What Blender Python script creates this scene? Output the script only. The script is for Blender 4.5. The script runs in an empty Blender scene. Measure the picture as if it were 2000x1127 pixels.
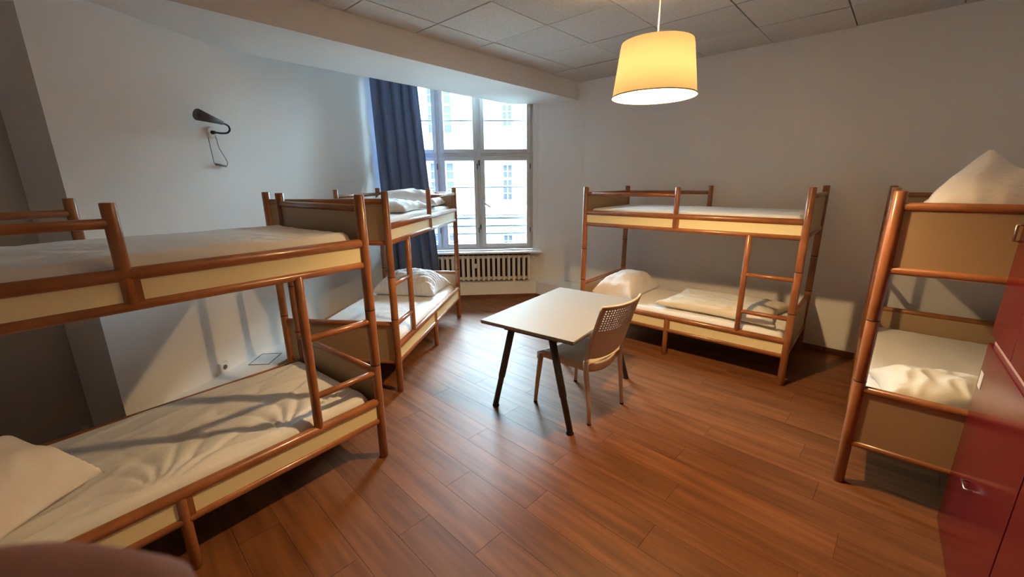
import bpy, bmesh, math, random
from mathutils import Vector, Matrix, noise
random.seed(7)
SC = bpy.context.scene
COL = SC.collection
R = math.radians
# ---------------------------------------------------------------- camera
FPX, PITCH, ROLL, CAMH = 807.43, 0.25275, -0.00943, 1.7643
cd = bpy.data.cameras.new('camera'); cam = bpy.data.objects.new('camera', cd); COL.objects.link(cam)
cd.sensor_fit = 'HORIZONTAL'; cd.sensor_width = 36.0; cd.lens = FPX * 36.0 / 2000.0
cd.clip_start = 0.005; cd.clip_end = 200
_fw = Vector((0, math.cos(PITCH), -math.sin(PITCH))); _u = Vector((0, math.sin(PITCH), math.cos(PITCH))); _r = Vector((1, 0, 0))
CR = _r * math.cos(ROLL) + _u * math.sin(ROLL); CU = -_r * math.sin(ROLL) + _u * math.cos(ROLL); CP = Vector((0, 0, CAMH))
cam.matrix_world = Matrix(((CR.x, CU.x, -_fw.x, 0), (CR.y, CU.y, -_fw.y, 0), (CR.z, CU.z, -_fw.z, CAMH), (0, 0, 0, 1)))
cd.dof.use_dof = True; cd.dof.focus_distance = 3.2; cd.dof.aperture_fstop = 11.0
SC.camera = cam
# ---------------------------------------------------------------- world, exposure
w = bpy.data.worlds.new('world'); SC.world = w; w.use_nodes = True
bg = w.node_tree.nodes['Background']; bg.inputs[0].default_value = (0.60, 0.835, 1.0, 1); bg.inputs[1].default_value = 33.0
SC.view_settings.view_transform = 'Standard'; SC.view_settings.look = 'None'
SC.view_settings.exposure = 1.6; SC.view_settings.gamma = 1.0; SC.view_settings.use_curve_mapping = False
try:
    SC.cycles.use_denoising = True; SC.cycles.max_bounces = 10; SC.cycles.diffuse_bounces = 6; SC.cycles.transparent_max_bounces = 12
    SC.cycles.caustics_reflective = False; SC.cycles.caustics_refractive = False
    SC.cycles.sample_clamp_indirect = 8.0
except Exception: pass
# daylight portal in the window opening (guides sampling of the sky, gives no light of its own)
pl = bpy.data.lights.new('window_portal', 'AREA'); pl.shape = 'RECTANGLE'; pl.size = 2.17; pl.size_y = 2.62
po = bpy.data.objects.new('window_portal', pl); COL.objects.link(po); po.location = (-0.77, 6.56, 2.06)
po.rotation_euler = (R(-90), 0, R(3.5)); pl.cycles.is_portal = True

# ================================================================ materials
def mat(name, col, rough=0.6, spec=0.5, metal=0.0, coat=0.0, vary=None, scale=8.0, bump=0.0, bscale=60.0, stretch=(1, 1, 1), bdist=0.01, rnd=0.0, detail=4.0):
    m = bpy.data.materials.new(name); m.use_nodes = True
    nt = m.node_tree; b = nt.nodes['Principled BSDF']
    b.inputs['Base Color'].default_value = (*col, 1); b.inputs['Roughness'].default_value = rough
    b.inputs['Metallic'].default_value = metal; b.inputs['Specular IOR Level'].default_value = spec
    b.inputs['Coat Weight'].default_value = coat; b.inputs['Coat Roughness'].default_value = 0.12
    tc = nt.nodes.new('ShaderNodeTexCoord'); mp = nt.nodes.new('ShaderNodeMapping'); mp.inputs['Scale'].default_value = stretch
    nt.links.new(tc.outputs['Object'], mp.inputs['Vector'])
    if vary:
        n = nt.nodes.new('ShaderNodeTexNoise'); n.inputs['Scale'].default_value = scale; n.inputs['Detail'].default_value = detail
        nt.links.new(mp.outputs['Vector'], n.inputs['Vector'])
        rp = nt.nodes.new('ShaderNodeValToRGB'); rp.color_ramp.elements[0].position = 0.3; rp.color_ramp.elements[1].position = 0.7
        rp.color_ramp.elements[0].color = (*vary, 1); rp.color_ramp.elements[1].color = (*col, 1)
        nt.links.new(n.outputs['Fac'], rp.inputs['Fac']); out = rp.outputs['Color']
        if rnd:
            oi = nt.nodes.new('ShaderNodeObjectInfo'); hs = nt.nodes.new('ShaderNodeHueSaturation')
            ma = nt.nodes.new('ShaderNodeMapRange'); ma.inputs['To Min'].default_value = 1 - rnd; ma.inputs['To Max'].default_value = 1 + rnd
            nt.links.new(oi.outputs['Random'], ma.inputs['Value']); nt.links.new(ma.outputs['Result'], hs.inputs['Value'])
            nt.links.new(out, hs.inputs['Color']); out = hs.outputs['Color']
            ad = nt.nodes.new('ShaderNodeVectorMath'); ad.operation = 'ADD'; cx = nt.nodes.new('ShaderNodeVectorMath'); cx.operation = 'SCALE'
            cx.inputs[0].default_value = (31, 17, 9); nt.links.new(oi.outputs['Random'], cx.inputs['Scale'])
            nt.links.new(mp.outputs['Vector'], ad.inputs[0]); nt.links.new(cx.outputs['Vector'], ad.inputs[1]); nt.links.new(ad.outputs['Vector'], n.inputs['Vector'])
        nt.links.new(out, b.inputs['Base Color'])
    if bump:
        n2 = nt.nodes.new('ShaderNodeTexNoise'); n2.inputs['Scale'].default_value = bscale; n2.inputs['Detail'].default_value = 5
        nt.links.new(mp.outputs['Vector'], n2.inputs['Vector'])
        bp = nt.nodes.new('ShaderNodeBump'); bp.inputs['Strength'].default_value = bump; bp.inputs['Distance'].default_value = bdist
        nt.links.new(n2.outputs['Fac'], bp.inputs['Height']); nt.links.new(bp.outputs['Normal'], b.inputs['Normal'])
    return m
M = {}
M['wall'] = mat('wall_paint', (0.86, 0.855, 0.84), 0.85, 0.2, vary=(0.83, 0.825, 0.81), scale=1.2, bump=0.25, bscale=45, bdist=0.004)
M['niche'] = mat('niche_shade_grey', (0.42, 0.42, 0.43), 0.85, 0.2, vary=(0.38, 0.38, 0.39), scale=1.5, bump=0.2, bscale=45, bdist=0.004)  # shading at the far left edge put into the wall colour
M['white'] = mat('white_paint', (0.88, 0.88, 0.87), 0.45, 0.4, vary=(0.85, 0.85, 0.84), scale=3)
M['winpaint'] = mat('window_paint', (0.66, 0.66, 0.66), 0.4, 0.4, vary=(0.60, 0.60, 0.60), scale=5)
M['tile'] = mat('ceiling_tile', (0.66, 0.63, 0.59), 0.95, 0.1, vary=(0.55, 0.52, 0.48), scale=60, bump=0.4, bscale=120, bdist=0.003, rnd=0.05, detail=6)
M['grid'] = mat('ceiling_grid', (0.20, 0.19, 0.175), 0.6, 0.3)
M['plank'] = mat('laminate_plank', (0.25, 0.095, 0.035), 0.46, 0.25, vary=(0.135, 0.047, 0.017), scale=2.6, stretch=(0.7, 8.0, 1), bump=0.06, bscale=18, bdist=0.002, rnd=0.12, detail=8)
M['sub'] = mat('floor_joint', (0.06, 0.028, 0.014), 0.8, 0.1)
M['wood'] = mat('lacquered_beech', (0.365, 0.135, 0.046), 0.33, 0.5, coat=0.35, vary=(0.245, 0.083, 0.027), scale=14, stretch=(0.6, 0.6, 0.6), rnd=0.06)
M['woodring'] = mat('dark_node_ring', (0.05, 0.018, 0.008), 0.5, 0.4)
M['cream'] = mat('cream_laminate', (0.88, 0.78, 0.48), 0.45, 0.4, vary=(0.85, 0.75, 0.45), scale=2)
M['endp'] = mat('beige_laminate', (0.44, 0.31, 0.18), 0.5, 0.3, vary=(0.41, 0.285, 0.165), scale=2)
M['base'] = mat('bed_base_board', (0.16, 0.11, 0.07), 0.8, 0.2)
M['sheet'] = mat('white_sheet', (0.86, 0.855, 0.84), 0.85, 0.2, vary=(0.83, 0.82, 0.80), scale=5, bump=0.35, bscale=9, stretch=(1, 2.2, 1), bdist=0.02)
M['pillow'] = mat('white_pillowcase', (0.86, 0.85, 0.83), 0.85, 0.2, vary=(0.82, 0.74, 0.71), scale=6, bump=0.45, bscale=13, bdist=0.02)
M['stripe'] = mat('crumpled_pillowcase', (0.80, 0.80, 0.80), 0.85, 0.2, vary=(0.66, 0.68, 0.74), scale=9, stretch=(0.7, 4, 1), bump=0.7, bscale=14, bdist=0.02)
M['duvet'] = mat('cream_duvet', (0.80, 0.74, 0.62), 0.88, 0.2, vary=(0.76, 0.70, 0.57), scale=5, bump=0.5, bscale=8, bdist=0.02)
M['curtain'] = mat('slate_blue_curtain', (0.16, 0.20, 0.33), 0.9, 0.15, vary=(0.135, 0.17, 0.285), scale=30, stretch=(1, 1, 0.1))
M['tabletop'] = mat('white_tabletop', (0.315, 0.285, 0.25), 0.5, 0.15, vary=(0.305, 0.275, 0.24), scale=2)
M['tabedge'] = mat('tabletop_underside', (0.20, 0.16, 0.12), 0.6, 0.3)
M['darkmetal'] = mat('dark_grey_metal', (0.085, 0.078, 0.075), 0.42, 0.5, metal=0.4, vary=(0.07, 0.064, 0.06), scale=10)
M['rubber'] = mat('black_rubber', (0.015, 0.014, 0.014), 0.6, 0.3)
M['chair'] = mat('beige_plastic', (0.62, 0.50, 0.37), 0.42, 0.4, vary=(0.59, 0.47, 0.34), scale=6)
M['radiator'] = mat('radiator_paint', (0.82, 0.79, 0.73), 0.45, 0.4, vary=(0.77, 0.74, 0.68), scale=7)
M['lampgrey'] = mat('grey_lamp_plastic', (0.12, 0.115, 0.12), 0.45, 0.4, vary=(0.10, 0.096, 0.10), scale=20)
M['black'] = mat('black_plastic', (0.012, 0.012, 0.013), 0.4, 0.4)
M['whiteplastic'] = mat('white_plastic', (0.78, 0.77, 0.74), 0.35, 0.5)
M['cable'] = mat('grey_cable', (0.20, 0.19, 0.18), 0.5, 0.4)
M['chrome'] = mat('steel', (0.62, 0.61, 0.60), 0.25, 0.5, metal=1.0)
M['red'] = mat('glossy_red_laminate', (0.13, 0.006, 0.009), 0.2, 0.4, vary=(0.115, 0.005, 0.008), scale=2)
M['locker'] = mat('pale_locker_edge', (0.50, 0.34, 0.30), 0.5, 0.4)
M['facade'] = mat('pale_render', (0.19, 0.19, 0.18), 0.9, 0.1, vary=(0.17, 0.17, 0.162), scale=0.6)
M['facframe'] = mat('facade_window_white', (0.20, 0.20, 0.195), 0.6, 0.3)
M['facpane'] = mat('facade_pane', (0.035, 0.04, 0.055), 0.4, 0.3, vary=(0.026, 0.03, 0.042), scale=1.5)
M['zinc'] = mat('zinc_pipe', (0.06, 0.075, 0.09), 0.5, 0.4)
M['court'] = mat('courtyard_paving', (0.42, 0.42, 0.41), 0.9, 0.1, vary=(0.38, 0.38, 0.37), scale=2)
M['rail'] = mat('grey_railing', (0.07, 0.08, 0.085), 0.5, 0.4)
M['skirt'] = mat('brown_skirting', (0.20, 0.085, 0.04), 0.45, 0.4, vary=(0.15, 0.06, 0.03), scale=5)
M['skin'] = mat('skin', (0.52, 0.27, 0.21), 0.55, 0.4, vary=(0.47, 0.22, 0.17), scale=40, bump=0.15, bscale=250, bdist=0.0008)
M['sleeve'] = mat('dark_sleeve', (0.03, 0.032, 0.04), 0.9, 0.2, vary=(0.024, 0.026, 0.032), scale=40)
# glass: clear with a weak mirror
g = bpy.data.materials.new('window_glass'); g.use_nodes = True; nt = g.node_tree; nt.nodes.clear()
o_ = nt.nodes.new('ShaderNodeOutputMaterial'); mx = nt.nodes.new('ShaderNodeMixShader'); tr = nt.nodes.new('ShaderNodeBsdfTransparent'); gl = nt.nodes.new('ShaderNodeBsdfGlossy')
fr = nt.nodes.new('ShaderNodeFresnel'); fr.inputs['IOR'].default_value = 1.35; gl.inputs['Roughness'].default_value = 0.02; tr.inputs[0].default_value = (0.95, 0.98, 0.98, 1)
nt.links.new(fr.outputs[0], mx.inputs[0]); nt.links.new(tr.outputs[0], mx.inputs[1]); nt.links.new(gl.outputs[0], mx.inputs[2]); nt.links.new(mx.outputs[0], o_.inputs[0]); M['glass'] = g
# lamp shade fabric: lets the bulb's light through
g = bpy.data.materials.new('shade_fabric'); g.use_nodes = True; nt = g.node_tree; nt.nodes.clear()
o_ = nt.nodes.new('ShaderNodeOutputMaterial'); mx = nt.nodes.new('ShaderNodeMixShader'); tl = nt.nodes.new('ShaderNodeBsdfTranslucent'); df = nt.nodes.new('ShaderNodeBsdfDiffuse')
tl.inputs[0].default_value = (0.0236, 0.0192, 0.0110, 1); df.inputs[0].default_value = (0.70, 0.66, 0.50, 1); mx.inputs[0].default_value = 0.5
nt.links.new(tl.outputs[0], mx.inputs[1]); nt.links.new(df.outputs[0], mx.inputs[2]); nt.links.new(mx.outputs[0], o_.inputs[0]); M['shade'] = g
g = bpy.data.materials.new('bulb_glow'); g.use_nodes = True; b = g.node_tree.nodes['Principled BSDF']
b.inputs['Emission Color'].default_value = (1, 0.66, 0.32, 1); b.inputs['Emission Strength'].default_value = 760; M['bulb'] = g

# ================================================================ mesh helpers
class MB:
    def __init__(s): s.v = []; s.f = []; s.sm = []
    def add(s, vs, fs, smooth=False):
        n = len(s.v); s.v += [tuple(x) for x in vs]; s.f += [tuple(i + n for i in f) for f in fs]; s.sm += [smooth] * len(fs); return s
    def box(s, x0, x1, y0, y1, z0, z1):
        vs = [(x0, y0, z0), (x1, y0, z0), (x1, y1, z0), (x0, y1, z0), (x0, y0, z1), (x1, y0, z1), (x1, y1, z1), (x0, y1, z1)]
        return s.add(vs, [(3, 2, 1, 0), (4, 5, 6, 7), (0, 1, 5, 4), (1, 2, 6, 5), (2, 3, 7, 6), (3, 0, 4, 7)])
    def bbox(s, x0, x1, y0, y1, z0, z1, b=0.004):     # bevelled box
        bm = bmesh.new(); bmesh.ops.create_cube(bm, size=1)
        for v in bm.verts: v.co = Vector(((x0 + x1) / 2 + v.co.x * (x1 - x0), (y0 + y1) / 2 + v.co.y * (y1 - y0), (z0 + z1) / 2 + v.co.z * (z1 - z0)))
        bmesh.ops.bevel(bm, geom=bm.edges[:], offset=b, segments=2, affect='EDGES', profile=0.5)
        bm.verts.index_update(); s.add([v.co.copy() for v in bm.verts], [[v.index for v in f.verts] for f in bm.faces]); bm.free(); return s
    def prism(s, poly, z0, z1):
        if sum(poly[i][0] * poly[(i + 1) % len(poly)][1] - poly[(i + 1) % len(poly)][0] * poly[i][1] for i in range(len(poly))) < 0: poly = poly[::-1]
        n = len(poly); vs = [(p[0], p[1], z0) for p in poly] + [(p[0], p[1], z1) for p in poly]
        return s.add(vs, [tuple(range(n))[::-1], tuple(range(n, 2 * n))] + [(i, (i + 1) % n, n + (i + 1) % n, n + i) for i in range(n)])
    def tube(s, pts, r, n=14, caps=True, flat=1.0):
        pts = [Vector(p) for p in pts]; k = len(pts)
        rs = r if isinstance(r, (list, tuple)) else [r] * k
        t0 = (pts[1] - pts[0]).normalized(); up = Vector((0, 0, 1)) if abs(t0.z) < 0.9 else Vector((1, 0, 0))
        a = t0.cross(up).normalized(); vs = []; fs = []
        for i, p in enumerate(pts):
            t = (pts[min(i + 1, k - 1)] - pts[max(i - 1, 0)]).normalized(); a = (a - t * a.dot(t)).normalized(); b = t.cross(a)
            for j in range(n):
                q = 2 * math.pi * j / n; vs.append(p + (a * math.cos(q) + b * math.sin(q) * flat) * rs[i])
        for i in range(k - 1):
            for j in range(n):
                fs.append((i * n + j, i * n + (j + 1) % n, (i + 1) * n + (j + 1) % n, (i + 1) * n + j))
        s.add(vs, fs, True)
        if caps:
            m = len(s.v) - k * n; s.f.append(tuple(m + j for j in range(n))[::-1]); s.f.append(tuple(m + (k - 1) * n + j for j in range(n))); s.sm += [False, False]
        return s
    def rod(s, p0, p1, r, n=16, b=0.003):            # round bar with softened ends
        p0 = Vector(p0); p1 = Vector(p1); t = (p1 - p0).normalized()
        return s.tube([p0, p0 + t * b, p1 - t * b, p1], [r - b, r, r, r - b], n)
    def lathe(s, prof, n=32, c=(0, 0, 0)):
        vs = []; fs = []
        for (r, z) in prof:
            for j in range(n): q = 2 * math.pi * j / n; vs.append((c[0] + r * math.cos(q), c[1] + r * math.sin(q), c[2] + z))
        for i in range(len(prof) - 1):
            for j in range(n): fs.append((i * n + j, i * n + (j + 1) % n, (i + 1) * n + (j + 1) % n, (i + 1) * n + j))
        return s.add(vs, fs, True)
    def mesh(s, name):
        me = bpy.data.meshes.new(name); me.from_pydata(s.v, [], s.f); me.polygons.foreach_set('use_smooth', s.sm); me.update(); return me
def link(name, me, m=None, parent=None, loc=None, rot=None):
    if isinstance(me, MB): me = me.mesh(name)
    if m is not None and not me.materials: me.materials.append(M[m] if isinstance(m, str) else m)
    o = bpy.data.objects.new(name, me); COL.objects.link(o)
    if parent: o.parent = parent
    if loc: o.location = loc
    if rot is not None: o.rotation_euler = (0, 0, rot) if not isinstance(rot, tuple) else rot
    return o
def thing(name, loc=(0, 0, 0), rz=0):
    o = bpy.data.objects.new(name, None); COL.objects.link(o); o.location = loc; o.rotation_euler = (0, 0, rz); o.empty_display_size = 0.1; return o
def tag(o, label=None, cat=None, group=None, kind=None):
    if label: o['label'] = label
    if cat: o['category'] = cat
    if group: o['group'] = group
    if kind: o['kind'] = kind
    return o
def struct(o, label=None): o['kind'] = 'structure'; (label and o.__setitem__('label', label)); return o
def clip(poly, n, d):                                 # keep n.p <= d
    out = []
    for i in range(len(poly)):
        a, b = poly[i], poly[(i + 1) % len(poly)]; da = n[0] * a[0] + n[1] * a[1] - d; db = n[0] * b[0] + n[1] * b[1] - d
        if da <= 0: out.append(a)
        if da * db < 0: t = da / (da - db); out.append((a[0] + t * (b[0] - a[0]), a[1] + t * (b[1] - a[1])))
    return out
def area(p): return abs(sum(p[i][0] * p[(i + 1) % len(p)][1] - p[(i + 1) % len(p)][0] * p[i][1] for i in range(len(p)))) / 2 if len(p) > 2 else 0
def dirv(a): return Vector((math.cos(R(a)), math.sin(R(a)), 0))

# ================================================================ the room
CEIL = 3.085; HIGH = 3.62                          # suspended ceiling; older ceiling over the window corner
A1 = -44.0                                            # run of the long bare wall
N1 = (math.sin(R(44)), math.cos(R(44))); D1 = 5.17    # its plane
A2 = 48.8; N2 = (math.sin(R(A2)), -math.cos(R(A2))); D2 = N2[0] * 2.762 + N2[1] * 1.428     # wall behind the lockers
N3 = (-0.659, -0.752); D3 = 1.15                      # wall behind the camera
LW0 = Vector((-2.64, 2.52, 0)); LWD = dirv(79.3)      # lit left wall
def inter(n, d, m, e):
    det = n[0] * m[1] - n[1] * m[0]; return ((d * m[1] - n[1] * e) / det, (n[0] * e - d * m[0]) / det)
def yw(x): return 6.50 + 0.0612 * (x - 0.3)           # window wall plane
c12 = inter(N1, D1, N2, D2); c23 = inter(N2, D2, N3, D3)
NIB = Vector((-2.926, 2.56, 0)); NID = dirv(82.0)     # back of the niche in the left wall
NN = (-math.sin(R(82)), math.cos(R(82))); DN = NN[0] * NIB.x + NN[1] * NIB.y
c3n = inter(N3, D3, NN, DN)
LWE = LW0 + LWD * ((6.37 - LW0.y) / LWD.y)            # corner at the window
def wallseg(p, q, t=0.25, z0=0, z1=HIGH + 0.02, ext=0.0):   # slab whose inner face runs p -> q, room on its left
    p = Vector((p[0], p[1], 0)); q = Vector((q[0], q[1], 0)); d = (q - p).normalized(); n = Vector((d.y, -d.x, 0)) * t; p = p - d * ext; q = q + d * ext
    return MB().prism([(p.x, p.y), (q.x, q.y), ((q + n).x, (q + n).y), ((p + n).x, (p + n).y)], z0, z1)
R0 = (1.05, (D1 - N1[0] * 1.05) / N1[1])
# counter-clockwise: room on the left of each run
struct(link('wall_right', wallseg(c12, R0, ext=0.0), 'wall'), 'long bare white wall behind the far right bunk bed')
struct(link('wall_side', wallseg(c23, c12, ext=0.25), 'wall'), 'white wall behind the red lockers')
struct(link('wall_front', wallseg(c3n, c23, ext=0.25), 'wall'), 'white wall behind the viewer')
# left wall: niche back, niche reveal and lit wall in one solid
me = MB()
ofs = Vector((-0.5, 0.05, 0))
pts = [Vector((c3n[0], c3n[1], 0)) - NID * 0.3, NIB, LW0, LWE + LWD * 0.3]
me.prism([(p.x, p.y) for p in [LW0, LWE + LWD * 0.3, LWE + LWD * 0.3 + ofs, NIB + ofs * 0.6, NIB]], 0, HIGH + 0.02)
struct(link('wall_left', me, 'wall'), 'white left wall with a wall lamp above the bunk beds')
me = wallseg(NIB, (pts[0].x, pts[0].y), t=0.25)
struct(link('wall_niche', me, 'niche'), 'niche back at far left with shade painted in grey')
# window wall: parapet, jamb piece curving into the long wall, lintel
WX0, WX1 = -1.87, 0.335
WT = 0.30
struct(link('wall_window', MB().prism([(LWE.x - 0.3, yw(LWE.x - 0.3)), (WX1, yw(WX1)), (WX1, yw(WX1) + WT), (LWE.x - 0.3, yw(-2.2) + WT)], 0, 0.715)
    .prism([(LWE.x - 0.3, yw(-2.2)), (WX0, yw(WX0)), (WX0, yw(WX0) + WT), (LWE.x - 0.3, yw(-2.2) + WT)], 0.715, HIGH)
    .prism([(WX0, yw(WX0)), (WX1, yw(WX1)), (WX1, yw(WX1) + WT), (WX0, yw(WX0) + WT)], 3.40, HIGH)
    .prism([(WX1, yw(WX1)), (0.42, 6.500), (0.52, 6.470), (0.64, 6.415), (0.76, 6.350), (0.90, 6.268), R0, (R0[0] + 0.2, R0[1] + 0.25), (WX1, yw(WX1) + WT)], 0, HIGH), 'wall'), 'white wall around the tall window')
BA = 47.85; bd = dirv(BA); bf = Vector((-1.529, 3.509, 0)); bb = Vector((-1.469, 4.885, 0)); 
bw = (bb - bf).dot(Vector((-bd.y, bd.x, 0)))
NBF = (-bd.y, bd.x); DBF = NBF[0] * bf.x + NBF[1] * bf.y
# floor: base slab with every plank as its own piece
hull = [(c12, 1), (c23, 1), (c3n, 1)]
def room_clip(poly):
    poly = clip(poly, N1, D1 + 0.02); poly = clip(poly, N2, D2 + 0.02); poly = clip(poly, N3, D3 + 0.02)
    poly = clip(poly, NN, DN + 0.02) if len(poly) > 2 else poly
    return clip(poly, (-0.0612, 1.0), yw(0) + 0.02) if len(poly) > 2 else poly
BIG = [(-9, -9), (12, -9), (12, 12), (-9, 12)]
FP = room_clip(BIG)
floor = struct(link('floor', MB().prism(FP, -0.12, -0.012), 'sub'), 'brown wood laminate floor')
ceiling = struct(link('ceiling', MB().prism(clip(room_clip(BIG), NBF, DBF + 0.3), CEIL + 0.012, CEIL + 0.2), 'grid'), 'suspended ceiling of square mineral tiles')
e1 = dirv(A1); e2 = dirv(A1 + 90); PW, PL = 0.195, 1.30
plankmesh = {}
for row in range(-8, 42):
    offs = (row * 0.47 + random.uniform(-0.1, 0.1)) % 1.0
    for k in range(-5, 9):
        u0 = (k + offs) * PL; v0 = row * PW - 1.5; gp = 0.0008
        cs = [(u0 + gp, v0 + gp), (u0 + PL - gp, v0 + gp), (u0 + PL - gp, v0 + PW - gp), (u0 + gp, v0 + PW - gp)]
        wpts = [(e1.x * a + e2.x * b, e1.y * a + e2.y * b) for a, b in cs]
        c = room_clip(wpts)
        if area(c) < 0.002: continue
        og = Vector((wpts[0][0], wpts[0][1], 0)); 
        lp = [((p[0] - og.x) * e1.x + (p[1] - og.y) * e1.y, (p[0] - og.x) * e2.x + (p[1] - og.y) * e2.y) for p in c]
        key = 'full' if area(c) > PL * PW * 0.975 else None
        if key and key in plankmesh: pm = plankmesh[key]
        else:
            pm = MB().prism(lp, -0.012, 0.0).mesh('plank')
            if key: plankmesh[key] = pm
        link('plank', pm, 'plank', floor, og, R(A1))
# ceiling beam across the window corner
bp_ = [(bf + bd * -3.0), (bf + bd * 5.0), (bf + bd * 5.0 + Vector((-bd.y, bd.x, 0)) * bw), (bf + bd * -3.0 + Vector((-bd.y, bd.x, 0)) * bw)]
bpoly = [(p.x, p.y) for p in bp_]
bpoly = clip(bpoly, N1, D1 + 0.01); bpoly = clip(bpoly, (-0.0612, 1.0), yw(0) + 0.0); bpoly = clip(bpoly, NN, DN + 0.01); bpoly = clip(bpoly, N3, D3)
struct(link('trim_1', MB().prism(bpoly, 2.857, HIGH + 0.02), 'wall'), 'wide boxed white ceiling beam crossing in front of the window')
struct(link('ceiling_alcove', MB().prism(clip(room_clip(BIG), (-NBF[0], -NBF[1]), -DBF - bw + 0.1), HIGH, HIGH + 0.2), 'wall'), 'white older ceiling above the window corner')
# ceiling tiles
G0 = Vector((-0.134, 3.57, 0)); ta = dirv(47.2); tb = dirv(137.2); TS, TT = 0.685, 0.66
for i in range(-9, 8):
    for j in range(-8, 4):
        gp = 0.005
        cs = [(i * TS + gp, j * TT + gp), ((i + 1) * TS - gp, j * TT + gp), ((i + 1) * TS - gp, (j + 1) * TT - gp), (i * TS + gp, (j + 1) * TT - gp)]
        wp = [((G0 + ta * a + tb * b).x, (G0 + ta * a + tb * b).y) for a, b in cs]
        c = room_clip(clip(wp, NBF, DBF - 0.004))
        if area(c) < 0.004: continue
        og = Vector((wp[0][0], wp[0][1], CEIL)); lp = [(p[0] - og.x, p[1] - og.y) for p in c]
        dz = random.choice([0, 0, 0.002, 0.004])
        link('ceiling_tile', MB().prism(lp, dz, 0.014), 'tile', ceiling, og)
# low ledge under window, along both walls, with brown skirting
lt = 0.25
lpoly = [(LWE.x - 0.02, yw(-2)), (LWE.x - 0.02, 6.19), (-0.8, 6.225), (0.372, 6.31), (0.735, 5.91), (0.955, 5.64), (1.22, 5.98), (1.05, 6.16), (0.9, 6.255), (0.64, 6.40), (0.42, 6.485), (0.33, 6.495)]
led = struct(link('trim_2', MB().prism(lpoly, 0.0, lt), 'white'), 'low white boxed ledge below the radiator')
sk = MB(); lf = lpoly[1:6]
for a, b in zip(lf[:-1], lf[1:]):
    a = Vector((*a, 0)); b = Vector((*b, 0)); d = (b - a).normalized(); n = Vector((d.y, -d.x, 0)) * 0.012
    sk.prism([(a.x, a.y), (b.x, b.y), ((b + n).x, (b + n).y), ((a + n).x, (a + n).y)], 0, 0.055)
struct(link('baseboard_window', sk, 'skirt'), 'brown skirting along the foot of the white ledge')
lw = 0.34; ln = Vector((LWD.y, -LWD.x, 0)); p0 = LW0 + LWD * 0.25; p1 = LWE - LWD * 0.19
struct(link('trim_3', MB().prism([(p0.x, p0.y), (p1.x, p1.y), ((p1 + ln * lw).x, (p1 + ln * lw).y), ((p0 + ln * lw).x, (p0 + ln * lw).y)], 0, 0.19), 'white'), 'low white boxed ledge along the left wall')
# skirting of long wall and locker wall
def skirting(name, p, q, label):
    p = Vector((*p, 0)); q = Vector((*q, 0)); d = (q - p).normalized(); n = Vector((-d.y, d.x, 0)) * 0.012
    return struct(link(name, MB().prism([(p.x, p.y), (q.x, q.y), ((q + n).x, (q + n).y), ((p + n).x, (p + n).y)], 0, 0.06), 'skirt'), label)
skirting('baseboard_right', (c12[0] - 0.02, c12[1] + 0.02), (1.26, (D1 - N1[0] * 1.26) / N1[1]), 'brown skirting along the foot of the long bare wall')
# small access hatch lying in the left ledge
hp = thing('access_hatch', (-2.295, 3.56, 0.19), R(4)); tag(hp, 'small square access hatch in the low ledge at the left wall', 'hatch')
link('frame', MB().box(-0.09, 0.09, -0.125, -0.119, 0, 0.004).box(-0.09, 0.09, 0.119, 0.125, 0, 0.004).box(-0.09, -0.084, -0.119, 0.119, 0, 0.004).box(0.084, 0.09, -0.119, 0.119, 0, 0.004), 'lampgrey', hp)
link('lid', MB().box(-0.084, 0.084, -0.119, 0.119, 0, 0.002), 'white', hp)

# ================================================================ window
wa = R(3.5); win = thing('window_1', (0, yw(0), 0), math.atan(0.0612)); struct(win, 'tall white six-pane casement window')
cx = [-1.85, -1.065, -0.475, 0.322]; rz = [0.745, 2.155, 3.385]
fm = MB()
def barx(mb, x0, x1, z0, z1, y0=0.03, y1=0.10): return mb.bbox(x0, x1, y0, y1, z0, z1, 0.005)
fr_ = MB(); barx(fr_, -1.90, -1.815, 0.73, 3.40); barx(fr_, 0.29, 0.345, 0.73, 3.40); barx(fr_, -1.815, 0.29, 0.73, 0.775); barx(fr_, -1.815, 0.29, 3.355, 3.40)
link('frame', fr_, 'winpaint', win)
for c_ in cx[1:3]: link('mullion', barx(MB(), c_ - 0.03, c_ + 0.03, 0.775, 3.355), 'winpaint', win)
for a, b in zip(cx[:-1], cx[1:]): link('transom', barx(MB(), a + 0.03, b - 0.03, 2.125, 2.185), 'winpaint', win)
for a, b in zip(cx[:-1], cx[1:]):
    for z0, z1 in zip(rz[:-1], rz[1:]):
        x0, x1, s0, s1 = a + 0.026, b - 0.026, z0 + 0.026, z1 - 0.026; t = 0.056
        sm_ = MB(); barx(sm_, x0, x0 + t, s0, s1, 0.0, 0.05); barx(sm_, x1 - t, x1, s0, s1, 0.0, 0.05); barx(sm_, x0 + t, x1 - t, s0, s0 + t, 0.0, 0.05); barx(sm_, x0 + t, x1 - t, s1 - t, s1, 0.0, 0.05)
        so = link('sash', sm_, 'winpaint', win)
        link('pane', MB().box(x0 + t - 0.004, x1 - t + 0.004, 0.022, 0.027, s0 + t - 0.004, s1 - t + 0.004), 'glass', so)
        if z0 < 1:
            for hz in (1.0, 1.95): link('hinge', MB().rod((x1 - 0.004, -0.008, hz), (x1 - 0.004, -0.008, hz + 0.08), 0.007, 8), 'rail', so)
hd = link('window_handle', MB().bbox(-0.425, -0.395, -0.012, 0.0, 1.38, 1.50, 0.003).rod((-0.41, -0.012, 1.45), (-0.41, -0.05, 1.45), 0.011, 10).rod((-0.415, -0.05, 1.458), (-0.32, -0.052, 1.39), 0.012, 10), 'whiteplastic', win)
hd['label'] = 'pale window handle'
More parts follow.
